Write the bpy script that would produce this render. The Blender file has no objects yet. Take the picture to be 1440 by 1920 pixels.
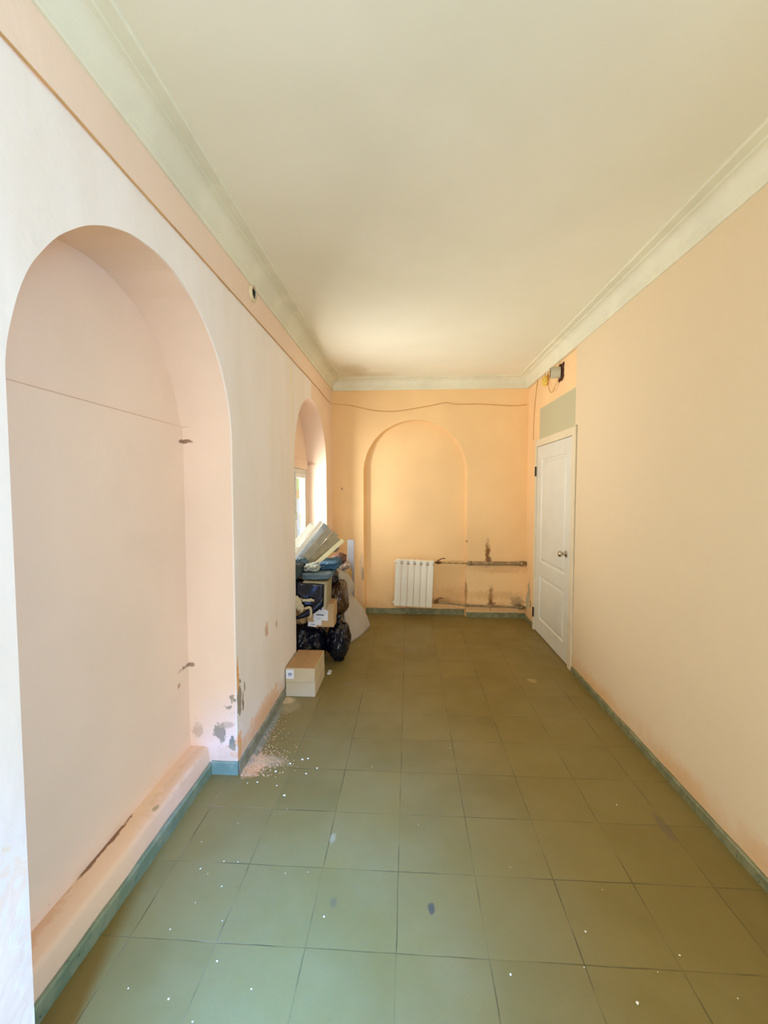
import bpy, bmesh, math, random
from mathutils import Vector, Matrix, noise
PI = math.pi
random.seed(7)
sc = bpy.context.scene

# ------------------------------------------------------------ camera
XL, XR, YB, ZC = -0.918, 1.386, 5.17, 2.85          # room: left, right, far wall, ceiling
REAR = -1.7
F, PITCH, YAW, CAMH = 804.3, 0.0522, 0.0571, 1.54
cam = bpy.data.objects.new('camera', bpy.data.cameras.new('camera'))
sc.collection.objects.link(cam)
cam.data.sensor_fit = 'VERTICAL'
cam.data.sensor_height = 36.0
cam.data.sensor_width = 27.0
cam.data.lens = F / 1920 * 36.0
cam.data.clip_start = 0.02
cam.location = (0, 0, CAMH)
fw = Vector((-math.sin(YAW) * math.cos(PITCH), math.cos(YAW) * math.cos(PITCH), -math.sin(PITCH)))
rt = Vector((math.cos(YAW), math.sin(YAW), 0))
up = rt.cross(fw)
cam.rotation_euler = Matrix((rt, up, -fw)).transposed().to_euler()
sc.camera = cam

# ------------------------------------------------------------ exposure, world, lights
sc.view_settings.view_transform = 'Standard'
sc.view_settings.look = 'None'
sc.view_settings.gamma = 1.0
sc.view_settings.use_curve_mapping = False
sc.view_settings.exposure = -0.17
sc.cycles.use_denoising = True
sc.cycles.max_bounces = 12
sc.cycles.diffuse_bounces = 8
sc.cycles.sample_clamp_indirect = 6.0
w = bpy.data.worlds.new('world'); sc.world = w; w.use_nodes = True
w.node_tree.nodes['Background'].inputs[0].default_value = (0.80, 0.90, 1.0, 1)
w.node_tree.nodes['Background'].inputs[1].default_value = 1.4

def area(name, loc, direction, sx, sy, col, power, spread=PI):
    l = bpy.data.lights.new(name, 'AREA'); l.shape = 'RECTANGLE'
    l.size, l.size_y, l.color, l.energy, l.spread = sx, sy, col, power, spread
    o = bpy.data.objects.new(name, l); sc.collection.objects.link(o)
    o.location = loc
    o.rotation_euler = Vector(direction).to_track_quat('-Z', 'Z').to_euler()
    return o
# daylight through the glazed shop front behind the camera 
area('front_glazing_daylight', (0.1, REAR - 0.06, 1.15), (0, 1, 0.05), 1.6, 1.75, (1.0, 0.89, 0.72), 61)
# blue skylight through the deep side window to the right, just behind the camera
area('side_window_skylight', (XR + 0.30, -0.92, 1.48), (-1, 0.35, -0.30), 1.30, 1.20, (0.20, 0.54, 1.0), 100)
# added narrow blue fill, no real window behind it, tinting the left floor
area('floor_blue_fill', (-0.30, REAR - 0.06, 2.22), (-0.02, 1, -0.76), 0.4, 0.30, (0.07, 0.29, 1.0), 38, math.radians(29))
# daylight through the small window in the second niche
area('niche_window_daylight', (-1.44, 4.02, 1.14), (1, -0.30, 0.45), 0.8, 0.50, (0.98, 0.98, 0.94), 108)

# ------------------------------------------------------------ helpers
def link(name, bm, mat, parent=None, smooth=False, bevel=0, loc=None):
    bmesh.ops.recalc_face_normals(bm, faces=bm.faces)
    me = bpy.data.meshes.new(name); bm.to_mesh(me); bm.free()
    for m in (mat if isinstance(mat, (list, tuple)) else [mat]): me.materials.append(m)
    if smooth:
        for p in me.polygons: p.use_smooth = True
    o = bpy.data.objects.new(name, me); sc.collection.objects.link(o)
    if parent: o.parent = parent
    if loc: o.location = loc
    if bevel:
        b = o.modifiers.new('bevel', 'BEVEL'); b.width = bevel; b.segments = 3; b.limit_method = 'ANGLE'; b.angle_limit = 0.7
        b.harden_normals = False
    return o
def tag(o, label, cat, group=None, kind=None):
    if label: o['label'] = label
    if cat: o['category'] = cat
    if group: o['group'] = group
    if kind: o['kind'] = kind
    return o
def structure(o, label=None):
    o['kind'] = 'structure'
    if label: o['label'] = label
    return o
def empty(name, loc=(0, 0, 0), rot=(0, 0, 0)):
    o = bpy.data.objects.new(name, None); sc.collection.objects.link(o)
    o.location = loc; o.rotation_euler = rot; o.empty_display_size = 0.05
    return o
def box(bm, a, b, M=None):
    vs = []
    for x in (a[0], b[0]):
        for y in (a[1], b[1]):
            for z in (a[2], b[2]):
                v = Vector((x, y, z)); vs.append(bm.verts.new(M @ v if M else v))
    for f in ((0, 1, 3, 2), (4, 6, 7, 5), (0, 4, 5, 1), (2, 3, 7, 6), (0, 2, 6, 4), (1, 5, 7, 3)):
        bm.faces.new([vs[i] for i in f])
    return vs
def quad(bm, *p):
    return bm.faces.new([bm.verts.new(q) for q in p])
def tube(bm, pts, r, n=10, caps=True):
    pts = [Vector(p) for p in pts]
    rad = r if isinstance(r, (list, tuple)) else [r] * len(pts)
    rings = []; ref = None
    for i, p in enumerate(pts):
        t = (pts[min(i + 1, len(pts) - 1)] - pts[max(i - 1, 0)]).normalized()
        if ref is None:
            ref = Vector((0, 0, 1)) if abs(t.z) < 0.9 else Vector((1, 0, 0))
        u = (ref - t * ref.dot(t)).normalized(); v = t.cross(u); ref = u
        rings.append([bm.verts.new(p + (u * math.cos(k * 2 * PI / n) + v * math.sin(k * 2 * PI / n)) * rad[i]) for k in range(n)])
    for a, b in zip(rings, rings[1:]):
        for k in range(n): bm.faces.new((a[k], a[(k + 1) % n], b[(k + 1) % n], b[k]))
    if caps: bm.faces.new(rings[0]); bm.faces.new(rings[-1][::-1])
def smooth_path(pts, n=6):
    pts = [Vector(p) for p in pts]; out = []
    for i in range(len(pts) - 1):
        p0, p1, p2, p3 = pts[max(i - 1, 0)], pts[i], pts[i + 1], pts[min(i + 2, len(pts) - 1)]
        for k in range(n):
            t = k / n
            out.append(0.5 * ((2 * p1) + (p2 - p0) * t + (2 * p0 - 5 * p1 + 4 * p2 - p3) * t * t + (3 * p1 - p0 - 3 * p2 + p3) * t ** 3))
    out.append(pts[-1]); return out

# ------------------------------------------------------------ materials
def srgb(r, g, b):
    f = lambda c: (c / 255 / 12.92) if c / 255 <= 0.04045 else ((c / 255 + 0.055) / 1.055) ** 2.4
    return (f(r), f(g), f(b), 1)
class NT:
    def __init__(s, name):
        s.m = bpy.data.materials.new(name); s.m.use_nodes = True; s.t = s.m.node_tree
        s.b = s.t.nodes['Principled BSDF']; s.out = s.t.nodes['Material Output']
    def n(s, kind, **kw):
        x = s.t.nodes.new(kind)
        for k, v in kw.items(): setattr(x, k, v)
        return x
    def l(s, a, b): s.t.links.new(a, b)
    def put(s, sock, v):
        if hasattr(v, 'is_linked') or isinstance(v, bpy.types.NodeSocket): s.l(v, sock)
        else: sock.default_value = v
    def math(s, op, a, b=0.0, c=None, clamp=False):
        x = s.n('ShaderNodeMath', operation=op, use_clamp=clamp)
        s.put(x.inputs[0], a); s.put(x.inputs[1], b)
        if c is not None: s.put(x.inputs[2], c)
        return x.outputs[0]
    def vmath(s, op, a, b=(0, 0, 0), scale=None):
        x = s.n('ShaderNodeVectorMath', operation=op)
        s.put(x.inputs[0], a); s.put(x.inputs[1], b)
        if scale is not None: s.put(x.inputs[3], scale)
        return x.outputs[1] if op in ('LENGTH', 'DISTANCE') else x.outputs[0]
    def mix(s, f, a, b, blend='MIX'):
        x = s.n('ShaderNodeMix', data_type='RGBA', blend_type=blend)
        s.put(x.inputs[0], f); s.put(x.inputs[6], a); s.put(x.inputs[7], b)
        return x.outputs[2]
    def smooth(s, v, lo, hi, a=0.0, b=1.0):
        x = s.n('ShaderNodeMapRange', interpolation_type='SMOOTHSTEP')
        s.put(x.inputs[0], v); s.put(x.inputs[1], lo); s.put(x.inputs[2], hi); x.inputs[3].default_value = a; x.inputs[4].default_value = b
        return x.outputs[0]
    def noise(s, vec, scale, detail=3, rough=0.55, color=False):
        x = s.n('ShaderNodeTexNoise'); s.put(x.inputs['Vector'], vec)
        x.inputs['Scale'].default_value = scale; x.inputs['Detail'].default_value = detail; x.inputs['Roughness'].default_value = rough
        return x.outputs[1] if color else x.outputs[0]
    def pos(s): return s.n('ShaderNodeNewGeometry').outputs['Position']
    def obj(s): return s.n('ShaderNodeTexCoord').outputs['Object']
    def sep(s, v):
        x = s.n('ShaderNodeSeparateXYZ'); s.l(v, x.inputs[0]); return x.outputs
    def bump(s, h, strength, dist=0.01, normal=None):
        x = s.n('ShaderNodeBump'); x.inputs['Strength'].default_value = strength; x.inputs['Distance'].default_value = dist
        s.l(h, x.inputs['Height'])
        if normal: s.l(normal, x.inputs['Normal'])
        s.l(x.outputs[0], s.b.inputs['Normal']); return x.outputs[0]
    def blob(s, P, nz, c, r, warp=0.9, soft=0.12):
        if min(r) < .004: warp = .3
        d = s.vmath('SUBTRACT', P, c)
        d = s.vmath('MULTIPLY', d, (1 / r[0], 1 / r[1], 1 / r[2]))
        d = s.vmath('ADD', d, s.vmath('SCALE', nz, scale=warp))
        return s.smooth(s.vmath('LENGTH', d), 1.0 + soft, 1.0 - soft)

def simple(name, col, rough=0.5, metal=0.0, bump=0.0, bscale=60, var=0.08, vscale=6, coat=0.0):
    N = NT(name); P = N.obj()
    nz = N.noise(P, vscale, 4)
    c = N.mix(N.smooth(nz, 0.35, 0.65), tuple(x * (1 - var) for x in col[:3]) + (1,), tuple(min(1, x * (1 + var)) for x in col[:3]) + (1,))
    N.l(c, N.b.inputs['Base Color']); N.b.inputs['Roughness'].default_value = rough; N.b.inputs['Metallic'].default_value = metal
    N.b.inputs['Coat Weight'].default_value = coat
    if bump: N.bump(N.noise(P, bscale, 3), bump, 0.005)
    return N.m

PEACH = srgb(242, 206, 156)
PEACHR = srgb(229, 209, 176)
PALE = srgb(246, 238, 230)
GREY = srgb(166, 154, 134)
def plaster(name, base, blobs=(), pale=None, patch=None, dirt=True, near=None):
    N = NT(name); P = N.pos(); X, Y, Z = N.sep(P)
    big = N.noise(P, 1.3, 3); mid = N.noise(P, 7, 4)
    c = N.mix(N.smooth(big, 0.3, 0.7), tuple(x * 0.95 for x in base[:3]) + (1,), tuple(min(1, x * 1.03) for x in base[:3]) + (1,))
    if near:      # the near stretch of this wall carries a paler coat
        m = N.smooth(Y, near[0] + 0.002, near[0] - 0.002)
        c = N.mix(m, c, near[1])
    if pale:      # thicker whitish coat up to the cable line and along to the second arch
        wob = N.math('MULTIPLY', N.math('SUBTRACT', mid, 0.5), 0.03)
        m1 = N.smooth(N.math('ADD', Z, wob), 2.560, 2.552)
        m2 = N.smooth(N.math('ADD', Y, N.math('MULTIPLY', wob, 1.5)), 4.06, 4.03)
        m3 = N.smooth(X, -0.93, -0.922)
        m = N.math('MULTIPLY', N.math('MULTIPLY', m1, m2), m3)
        pc = N.mix(N.smooth(N.noise(N.vmath('MULTIPLY', P, (1, 2.2, 0.6)), 1.6, 4), 0.35, 0.7), PALE, srgb(241, 231, 219))
        line = N.math('MULTIPLY', N.smooth(N.math('ABSOLUTE', N.math('SUBTRACT', Y, 3.34)), 0.02, 0.008), N.smooth(Z, 1.2, 1.6))
        pc = N.mix(line, pc, srgb(250, 234, 210))
        c = N.mix(m, c, pc)
    if patch:     # bare render, never painted
        (y0, y1, z0, z1) = patch
        a = N.math('MULTIPLY', N.smooth(Y, y0 - .002, y0 + .002), N.smooth(Y, y1 + .002, y1 - .002))
        b = N.math('MULTIPLY', N.smooth(Z, z0 - .002, z0 + .002), N.smooth(Z, z1 + .002, z1 - .002))
        c = N.mix(N.math('MULTIPLY', a, b), c, srgb(196, 190, 158))
    nz = N.vmath('SUBTRACT', N.noise(P, 22, 5, 0.65, True), (0.5, 0.5, 0.5))
    for (cc, r, col, a, soft) in blobs:
        m = N.blob(P, nz, cc, r, 2.5, soft)
        c = N.mix(N.math('MULTIPLY', m, a), c, col)
    if dirt:      # scuffs above the skirting
        z = N.smooth(N.math('ADD', Z, N.math('MULTIPLY', N.math('SUBTRACT', N.noise(P, 5, 5, 0.7), 0.5), 0.35)), 0.20, 0.05)
        c = N.mix(N.math('MULTIPLY', z, 0.55), c, srgb(222, 176, 122))
        sp = N.smooth(N.noise(P, 38, 3, 0.6), 0.70, 0.76)
        c = N.mix(N.math('MULTIPLY', sp, N.smooth(Z, 0.7, 0.1, 0.0, 0.5)), c, srgb(170, 130, 95))
    N.l(c, N.b.inputs['Base Color']); N.b.inputs['Roughness'].default_value = 0.75
    N.b.inputs['Specular IOR Level'].default_value = 0.25
    h = N.math('ADD', N.math('MULTIPLY', N.noise(P, 3.2, 4), 1.0), N.math('MULTIPLY', N.noise(P, 40, 3), 0.06))
    N.bump(h, 0.35, 0.03)
    return N.m

ORG, BRN, RUST = srgb(238, 170, 96), srgb(120, 90, 62), srgb(120, 70, 22)
NX1_ = -1.18
m_wall_left = plaster('plaster_left', srgb(244, 219, 196), pale=True, blobs=[
    ((XL, 2.235, 0.40), (.1, .030, .095), GREY, 1, .1), ((XL, 2.31, 0.43), (.1, .012, .025), GREY, 1, .1),
    ((XL, 2.285, 0.36), (.1, .012, .05), BRN, .8, .2), ((XL, 2.22, 0.54), (.1, .014, .09), ORG, 1, .3),
    ((XL, 2.23, 0.13), (.1, .03, .10), ORG, .8, .3), ((XL, 2.7, 0.62), (.1, .03, .05), srgb(206, 160, 126), .7, .3),
    ((XL, 2.9, 0.60), (.1, .02, .03), srgb(190, 150, 120), .7, .3), ((XL, 2.62, 0.12), (.1, .30, .07), ORG, .5, .4),
    ((-1.015, 2.2, 0.225), (.030, .1, .050), GREY, 1, .12), ((-0.975, 2.2, 0.27), (.05, .1, .018), srgb(200, 176, 150), .7, .3),
    ((-0.945, 2.2, 0.17), (.018, .1, .035), srgb(120, 132, 120), 1, .15), ((-1.14, 2.2, 0.24), (.03, .1, .04), srgb(206, 182, 156), .8, .3),
    ((-1.17, 2.2, 0.60), (.02, .1, .012), BRN, .7, .3), ((-1.17, 2.2, 1.79), (.035, .05, .010), srgb(150, 112, 84), .9, .25),
    ((-1.18, 2.10, 0.53), (.05, .012, .014), srgb(190, 140, 100), .7, .3),
    ((XL, 0.76, 0.28), (.05, .22, .44), srgb(246, 224, 196), .8, .12), ((XL, 0.90, 0.12), (.05, .03, .08), srgb(240, 190, 140), .7, .4), ((XL, 0.955, 0.16), (.05, .02, .06), GREY, 1, .15),
    ((XL, 3.50, 1.98), (.05, .03, .04), srgb(150, 160, 140), 1, .15),
    ((NX1_, 1.57, 1.866), (.05, .75, .0035), srgb(204, 166, 138), .7, .5), ((-1.125, 4.1, 1.866), (.03, .75, .003), srgb(186, 146, 116), .7, .5),
    ((-1.1, 4.76, 1.83), (.06, .06, .02), srgb(190, 150, 112), .6, .4)])
m_wall_back = plaster('plaster_back', srgb(243, 207, 154), blobs=[
    ((0.945, YB, 0.78), (.026, .1, .12), RUST, .9, .6), ((0.965, YB, 0.70), (.035, .1, .035), BRN, .8, .3),
    ((0.99, YB, 0.24), (.024, .1, .12), RUST, .9, .6), ((1.0, YB, 0.16), (.045, .1, .035), BRN, .8, .3),
    ((0.70, YB, 0.30), (.012, .2, .13), srgb(150, 120, 84), .8, .3), ((0.55, YB + .1, 0.24), (.22, .2, .09), srgb(216, 164, 104), .5, .9),
    ((0.70, YB, 0.92), (.010, .1, .012), BRN, .8, .3), ((1.30, YB, 0.20), (.08, .1, .06), srgb(140, 116, 88), .6, .4),
    ((1.05, YB, 0.27), (.3, .1, .05), srgb(214, 170, 116), .5, .5), ((0.40, YB + .1, 0.17), (.12, .2, .04), srgb(170, 130, 84), .5, .5),
    ((-0.06, YB + .1, 0.10), (.09, .2, .05), srgb(176, 130, 80), .7, .4), ((1.35, YB, 0.66), (.05, .1, .03), srgb(150, 126, 96), .7, .4),
    ((1.33, YB, 0.14), (.05, .1, .04), srgb(110, 96, 76), .8, .4), ((-0.57, YB, 0.62), (.022, .1, .16), srgb(222, 196, 164), .9, .2),
    ((-0.555, YB, 0.50), (.012, .1, .09), GREY, .9, .2), ((-0.585, YB, 0.30), (.03, .1, .20), srgb(240, 200, 158), .7, .3),
    ((-0.806, YB, 1.55), (.008, .1, .014), BRN, .9, .2), ((1.1, YB, 0.57), (.3, .1, .03), srgb(210, 160, 100), .4, .5)])
m_wall_right = plaster('plaster_right', srgb(247, 210, 160), near=(3.695, PEACHR), patch=(3.70, 4.72, 2.0, 2.40), blobs=[
    ((1.4, 5.02, 0.36), (.1, .05, .13), srgb(186, 176, 140), .9, .2), ((1.4, 5.08, 0.22), (.1, .07, .10), srgb(190, 192, 160), .9, .2),
    ((1.4, 4.96, 0.22), (.1, .03, .06), srgb(160, 150, 110), .8, .2), ((XR, 2.2, 0.08), (.1, .20, .05), srgb(222, 182, 136), .6, .6),
    ((XR, 1.62, 0.10), (.1, .13, .06), srgb(222, 184, 144), .6, .6), ((XR, 3.2, 0.08), (.1, .25, .04), srgb(232, 190, 136), .6, .6)])
N = NT('plaster_ceiling'); P = N.pos()
cc = N.mix(N.smooth(N.noise(P, 0.9, 4), 0.3, 0.7), srgb(230, 227, 206), srgb(238, 235, 216))
nzc = N.vmath('SUBTRACT', N.noise(P, 9, 4, .6, True), (.5, .5, .5))
for (c0, r0, a0) in (((-0.60, 4.75, ZC), (.12, .20, .2), .32), ((-0.40, 4.95, ZC), (.25, .08, .2), .2)):
    cc = N.mix(N.math('MULTIPLY', N.blob(P, nzc, c0, r0, 1.2, .6), a0), cc, srgb(178, 158, 98))
N.l(cc, N.b.inputs['Base Color']); N.b.inputs['Roughness'].default_value = 0.85
N.bump(N.noise(P, 2.5, 4), 0.3, 0.02)
m_ceiling = N.m
m_cornice = simple('cornice_paint', srgb(228, 226, 204), 0.75, bump=0.25, bscale=25, var=0.05, vscale=3)

# floor tiles 306 mm, painted over
N = NT('floor_tiles'); P = N.pos(); X, Y, Z = N.sep(P)
T, X0, Y0 = 0.3061, -0.0368, 1.3482
wv = N.vmath('SCALE', N.vmath('SUBTRACT', N.noise(P, 6, 2, .5, True), (.5, .5, .5)), scale=0.006)
wx, wy, wz = N.sep(wv)
u = N.math('DIVIDE', N.math('ADD', N.math('SUBTRACT', X, X0), wx), T)
v = N.math('DIVIDE', N.math('ADD', N.math('SUBTRACT', Y, Y0), wy), T)
du = N.math('ABSOLUTE', N.math('SUBTRACT', u, N.math('ROUND', u)))
dv = N.math('ABSOLUTE', N.math('SUBTRACT', v, N.math('ROUND', v)))
d = N.math('MULTIPLY', N.math('MINIMUM', du, dv), T)
gap = N.smooth(d, 0.0034, 0.0008)
brk = N.smooth(N.noise(P, 4.5, 4), 0.38, 0.66, 0.16, 1.0)
grout = N.math('MULTIPLY', gap, brk)
comb = N.n('ShaderNodeCombineXYZ'); N.l(N.math('FLOOR', u), comb.inputs[0]); N.l(N.math('FLOOR', v), comb.inputs[1])
wn = N.n('ShaderNodeTexWhiteNoise', noise_dimensions='3D'); N.l(comb.outputs[0], wn.inputs['Vector'])
tone = N.mix(wn.outputs[0], srgb(121, 105, 52), srgb(131, 113, 57))
tone = N.mix(N.smooth(N.noise(P, 2.2, 5, .6), 0.35, 0.7), tone, srgb(132, 117, 66))
tone = N.mix(N.math('MULTIPLY', N.smooth(N.noise(P, 90, 2), 0.55, 0.75), 0.25), tone, srgb(100, 98, 74))
near_wall = N.smooth(N.math('SUBTRACT', 0.0, X), 0.35, 0.85)          # dusty seams beside the left wall
seam = N.mix(N.math('MULTIPLY', near_wall, N.smooth(N.noise(P, 3.1, 2), .45, .6)), srgb(60, 56, 30), srgb(150, 136, 104))
c = N.mix(N.math('MULTIPLY', grout, 0.75), tone, seam)
nzf = N.vmath('SUBTRACT', N.noise(P, 30, 4, .6, True), (.5, .5, .5))
for (cx, cy, rx, ry, col, a, so) in (
        (-0.86, 2.28, .07, .09, srgb(236, 172, 116), .9, .35), (-0.80, 2.32, .10, .05, srgb(206, 178, 132), .6, .5),
        (-0.88, 3.02, .05, .05, srgb(230, 196, 140), .9, .4), (-0.84, 2.93, .07, .08, srgb(180, 160, 112), .5, .5),
        (0.088, 1.508, .014, .022, srgb(74, 72, 58), .9, .3), (-0.275, 1.51, .012, .018, srgb(84, 80, 60), .5, .4),
        (-0.33, 1.80, .012, .025, srgb(170, 160, 122), .5, .4), (1.17, 1.95, .02, .08, srgb(112, 96, 70), .8, .3),
        (1.0, 3.45, .035, .04, srgb(170, 150, 96), .8, .3), (-0.42, 3.3, .12, .05, srgb(136, 118, 84), .5, .5),
        (-0.90, 2.6, .035, .35, srgb(150, 150, 124), .7, .4), (0.42, 2.55, .10, .14, srgb(140, 118, 66), .35, .6)):
    c = N.mix(N.math('MULTIPLY', N.blob(P, nzf, (cx, cy, 0), (rx, ry, 1), 1.6, so), a), c, col)
N.l(c, N.b.inputs['Base Color'])
N.l(N.smooth(N.noise(P, 4, 4), .3, .7, .42, .60), N.b.inputs['Roughness'])
h = N.math('SUBTRACT', N.math('MULTIPLY', N.noise(P, 60, 2), 0.15), grout)
N.bump(N.math('ADD', h, N.math('MULTIPLY', wn.outputs[0], .3)), 0.3, 0.003)
m_floor = N.m

def skirting(name, col, col2):
    N = NT(name); P = N.pos()
    c = N.mix(N.smooth(N.noise(P, 14, 5, .65), 0.42, 0.6), col, col2)
    c = N.mix(N.math('MULTIPLY', N.smooth(N.noise(P, 30, 3), .66, .72), .8), c, srgb(60, 70, 66))
    N.l(c, N.b.inputs['Base Color']); N.b.inputs['Roughness'].default_value = .45
    N.bump(N.noise(P, 20, 3), .4, .008); return N.m
m_skirt_teal = skirting('skirting_teal', srgb(112, 134, 110), srgb(134, 148, 122))
m_skirt_grey = skirting('skirting_grey_green', srgb(112, 116, 84), srgb(138, 138, 104))

m_white = simple('white_enamel', srgb(238, 236, 222), 0.35, var=.02)
m_door = simple('door_paint', srgb(222, 222, 212), 0.45, var=.02)
m_frame = simple('door_frame_paint', srgb(226, 214, 186), 0.5, var=.03)
m_black = simple('black_metal', srgb(40, 30, 18), 0.5)
m_chrome = simple('brushed_steel', srgb(196, 188, 170), 0.25, metal=1.0, var=.03)
m_pipe = simple('old_pipe_paint', srgb(150, 128, 94), 0.6, bump=.5, bscale=40, var=.3, vscale=18)
m_pipe2 = simple('thin_pipe_paint', srgb(176, 146, 96), 0.55, bump=.3, var=.25, vscale=18)
m_valve = simple('brass_valve', srgb(120, 84, 48), 0.4, metal=.6, var=.2, vscale=40)
m_lever = simple('brown_lever', srgb(78, 30, 14), 0.5)
m_cable = simple('painted_cable', srgb(206, 160, 104), 0.6, var=.1)
m_card = simple('cardboard', srgb(188, 156, 112), 0.8, bump=.1, var=.05, vscale=5)
m_card_top = simple('cardboard_lid', srgb(178, 142, 98), 0.8, bump=.1, var=.04, vscale=5)
m_card_pale = simple('cardboard_pale', srgb(200, 184, 146), 0.8, bump=.1, var=.04, vscale=5)
m_paper = simple('paper_white', srgb(226, 230, 238), 0.6, var=.02)
m_ink = simple('ink_dark', srgb(46, 54, 76), 0.6)
m_inkpale = simple('ink_pale', srgb(150, 160, 180), 0.6)
m_bag = simple('black_polythene', srgb(14, 18, 32), 0.13, bump=.5, bscale=26, var=.3)
m_bag_brown = simple('brown_polythene', srgb(64, 42, 24), 0.2, bump=.5, bscale=14, var=.35, vscale=4)
m_sheet = simple('grey_foam', srgb(186, 180, 170), 0.85, bump=.15, bscale=80, var=.05, vscale=4)
m_cloth = simple('blue_grey_cloth', srgb(92, 112, 122), 0.85, bump=.5, bscale=24, var=.15)
m_cloth2 = simple('dark_cloth', srgb(50, 62, 62), 0.85, bump=.5, bscale=24, var=.25)
m_cloth_blue = simple('blue_cloth', srgb(50, 90, 118), 0.8, bump=.5, bscale=24, var=.2)
m_cloth_lite = simple('pale_cloth', srgb(150, 158, 150), 0.85, bump=.4, bscale=24, var=.12)
m_pvc = simple('white_plastic', srgb(214, 216, 208), 0.4, var=.04)
m_board_grey = simple('grey_board', srgb(150, 146, 128), 0.6, var=.10, vscale=14)
m_board_taupe = simple('taupe_board', srgb(158, 146, 120), 0.7, var=.12, vscale=14)
m_steel = simple('galvanised_profile', srgb(160, 164, 168), 0.35, metal=.5, var=.15, vscale=12)
m_cream = simple('cream_batten', srgb(232, 224, 176), 0.5, var=.04)
m_rag = simple('dirty_rag', srgb(178, 158, 140), 0.9, bump=.5, bscale=30, var=.4, vscale=22)
m_rag2 = simple('brown_rag', srgb(112, 78, 64), 0.9, bump=.5, bscale=30, var=.5, vscale=22)
m_kraft = simple('kraft_paper', srgb(190, 156, 104), 0.8, bump=.3, bscale=20, var=.12, vscale=8)
m_dark = simple('dark_hole', srgb(72, 36, 14), 0.9)
m_lampgrey = simple('grey_plastic', srgb(196, 192, 168), 0.5)
m_yellow = simple('yellow_foam', srgb(224, 190, 84), 0.8, bump=.5, bscale=60, var=.15, vscale=30)
m_chip = simple('plaster_crumb', srgb(240, 234, 214), 0.8)
m_chip2 = simple('plaster_crumb_orange', srgb(218, 172, 118), 0.85)

def plain_thin_glass(name):
    N = NT(name); N.t.nodes.remove(N.b)
    tr = N.n('ShaderNodeBsdfTransparent'); gl = N.n('ShaderNodeBsdfGlossy'); gl.inputs['Roughness'].default_value = .02
    mx = N.n("ShaderNodeMixShader"); mx.inputs[0].default_value = .06; N.l(tr.outputs[0], mx.inputs[1]); N.l(gl.outputs[0], mx.inputs[2])
    N.l(mx.outputs[0], N.out.inputs[0]); return N.m
m_glass = plain_thin_glass('window_glass')

# ------------------------------------------------------------ room shell
NX1, NX2 = -1.18, -1.125        # back planes of the two niches on the left
def arch_pts(y0, y1, zs, za, n=80, wob=0.0025, seed=0):
    yc, ry, rz = (y0 + y1) / 2, (y1 - y0) / 2, za - zs
    out = []
    for i in range(n + 1):
        a = PI - PI * i / n
        wv = wob * noise.noise(Vector((i * .2, seed, 0)))
        out.append((yc + (ry + wv) * math.cos(a), zs + (rz + wv * 2) * math.sin(a)))
    return out
def arched_face(bm, mk, u0, u1, top, arches, z0=0.0):
    """vertical face between u0 and u1 with arched openings; mk(u, z) -> point"""
    cur = u0
    for A in arches:
        a0, a1 = A[0][0], A[-1][0]
        quad(bm, mk(cur, z0), mk(a0, z0), mk(a0, A[0][1]), mk(cur, A[0][1]))
        quad(bm, mk(cur, A[0][1]), mk(a0, A[0][1]), mk(a0, top), mk(cur, top))
        for p, q in zip(A, A[1:]):
            quad(bm, mk(*p), mk(*q), mk(q[0], top), mk(p[0], top))
        cur = a1
        last = A[-1][1]
    quad(bm, mk(cur, z0), mk(u1, z0), mk(u1, last), mk(cur, last))
    quad(bm, mk(cur, last), mk(u1, last), mk(u1, top), mk(cur, top))
def reveal(bm, A, f0, f1, z0=0.0):
    full = [(A[0][0], z0)] + list(A) + [(A[-1][0], z0)]
    for p, q in zip(full, full[1:]):
        quad(bm, f0(*p), f0(*q), f1(*q), f1(*p))
def lunette(bm, A, mk, zcut):
    """the part of the arch area above zcut"""
    up_ = [p for p in A if p[1] > zcut]
    y0 = A[0][0]; y1 = A[-1][0]
    def edge(pa, pb):
        t = (zcut - pa[1]) / (pb[1] - pa[1]); return (pa[0] + (pb[0] - pa[0]) * t, zcut)
    k = next(i for i, p in enumerate(A) if p[1] > zcut)
    L = edge(A[k - 1], A[k]) if k else (y0, zcut)
    k2 = max(i for i, p in enumerate(A) if p[1] > zcut)
    R = edge(A[k2], A[k2 + 1]) if k2 < len(A) - 1 else (y1, zcut)
    pts = [L] + up_ + [R]
    for p, q in zip(pts, pts[1:]):
        quad(bm, mk(p[0], zcut), mk(q[0], zcut), mk(*q), mk(*p))

A1 = arch_pts(0.942, 2.20, 1.78, 2.402, seed=1)
A2 = arch_pts(3.42, 4.765, 1.775, 2.392, seed=2)
bm = bmesh.new()
arched_face(bm, lambda y, z: (XL, y, z), REAR, YB + .13, ZC, [A1, A2])
reveal(bm, A1, lambda y, z: (XL, y, z), lambda y, z: (NX1 - .01, y, z))
reveal(bm, A2, lambda y, z: (XL, y, z), lambda y, z: (NX2 - .01, y, z))
ZL = 1.865
lunette(bm, A1, lambda y, z: (NX1 - .010, y, z), ZL)
lunette(bm, A2, lambda y, z: (NX2 - .008, y, z), ZL)
# lower infill panel of the near niche, standing one centimetre proud, with rough foot
ya, yb = 0.942, 2.20
quad(bm, (NX1, ya, 0), (NX1, yb, 0), (NX1, yb, ZL), (NX1, ya, ZL))
quad(bm, (NX1, ya, ZL), (NX1, yb, ZL), (NX1 - .012, yb, ZL), (NX1 - .012, ya, ZL))
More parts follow.
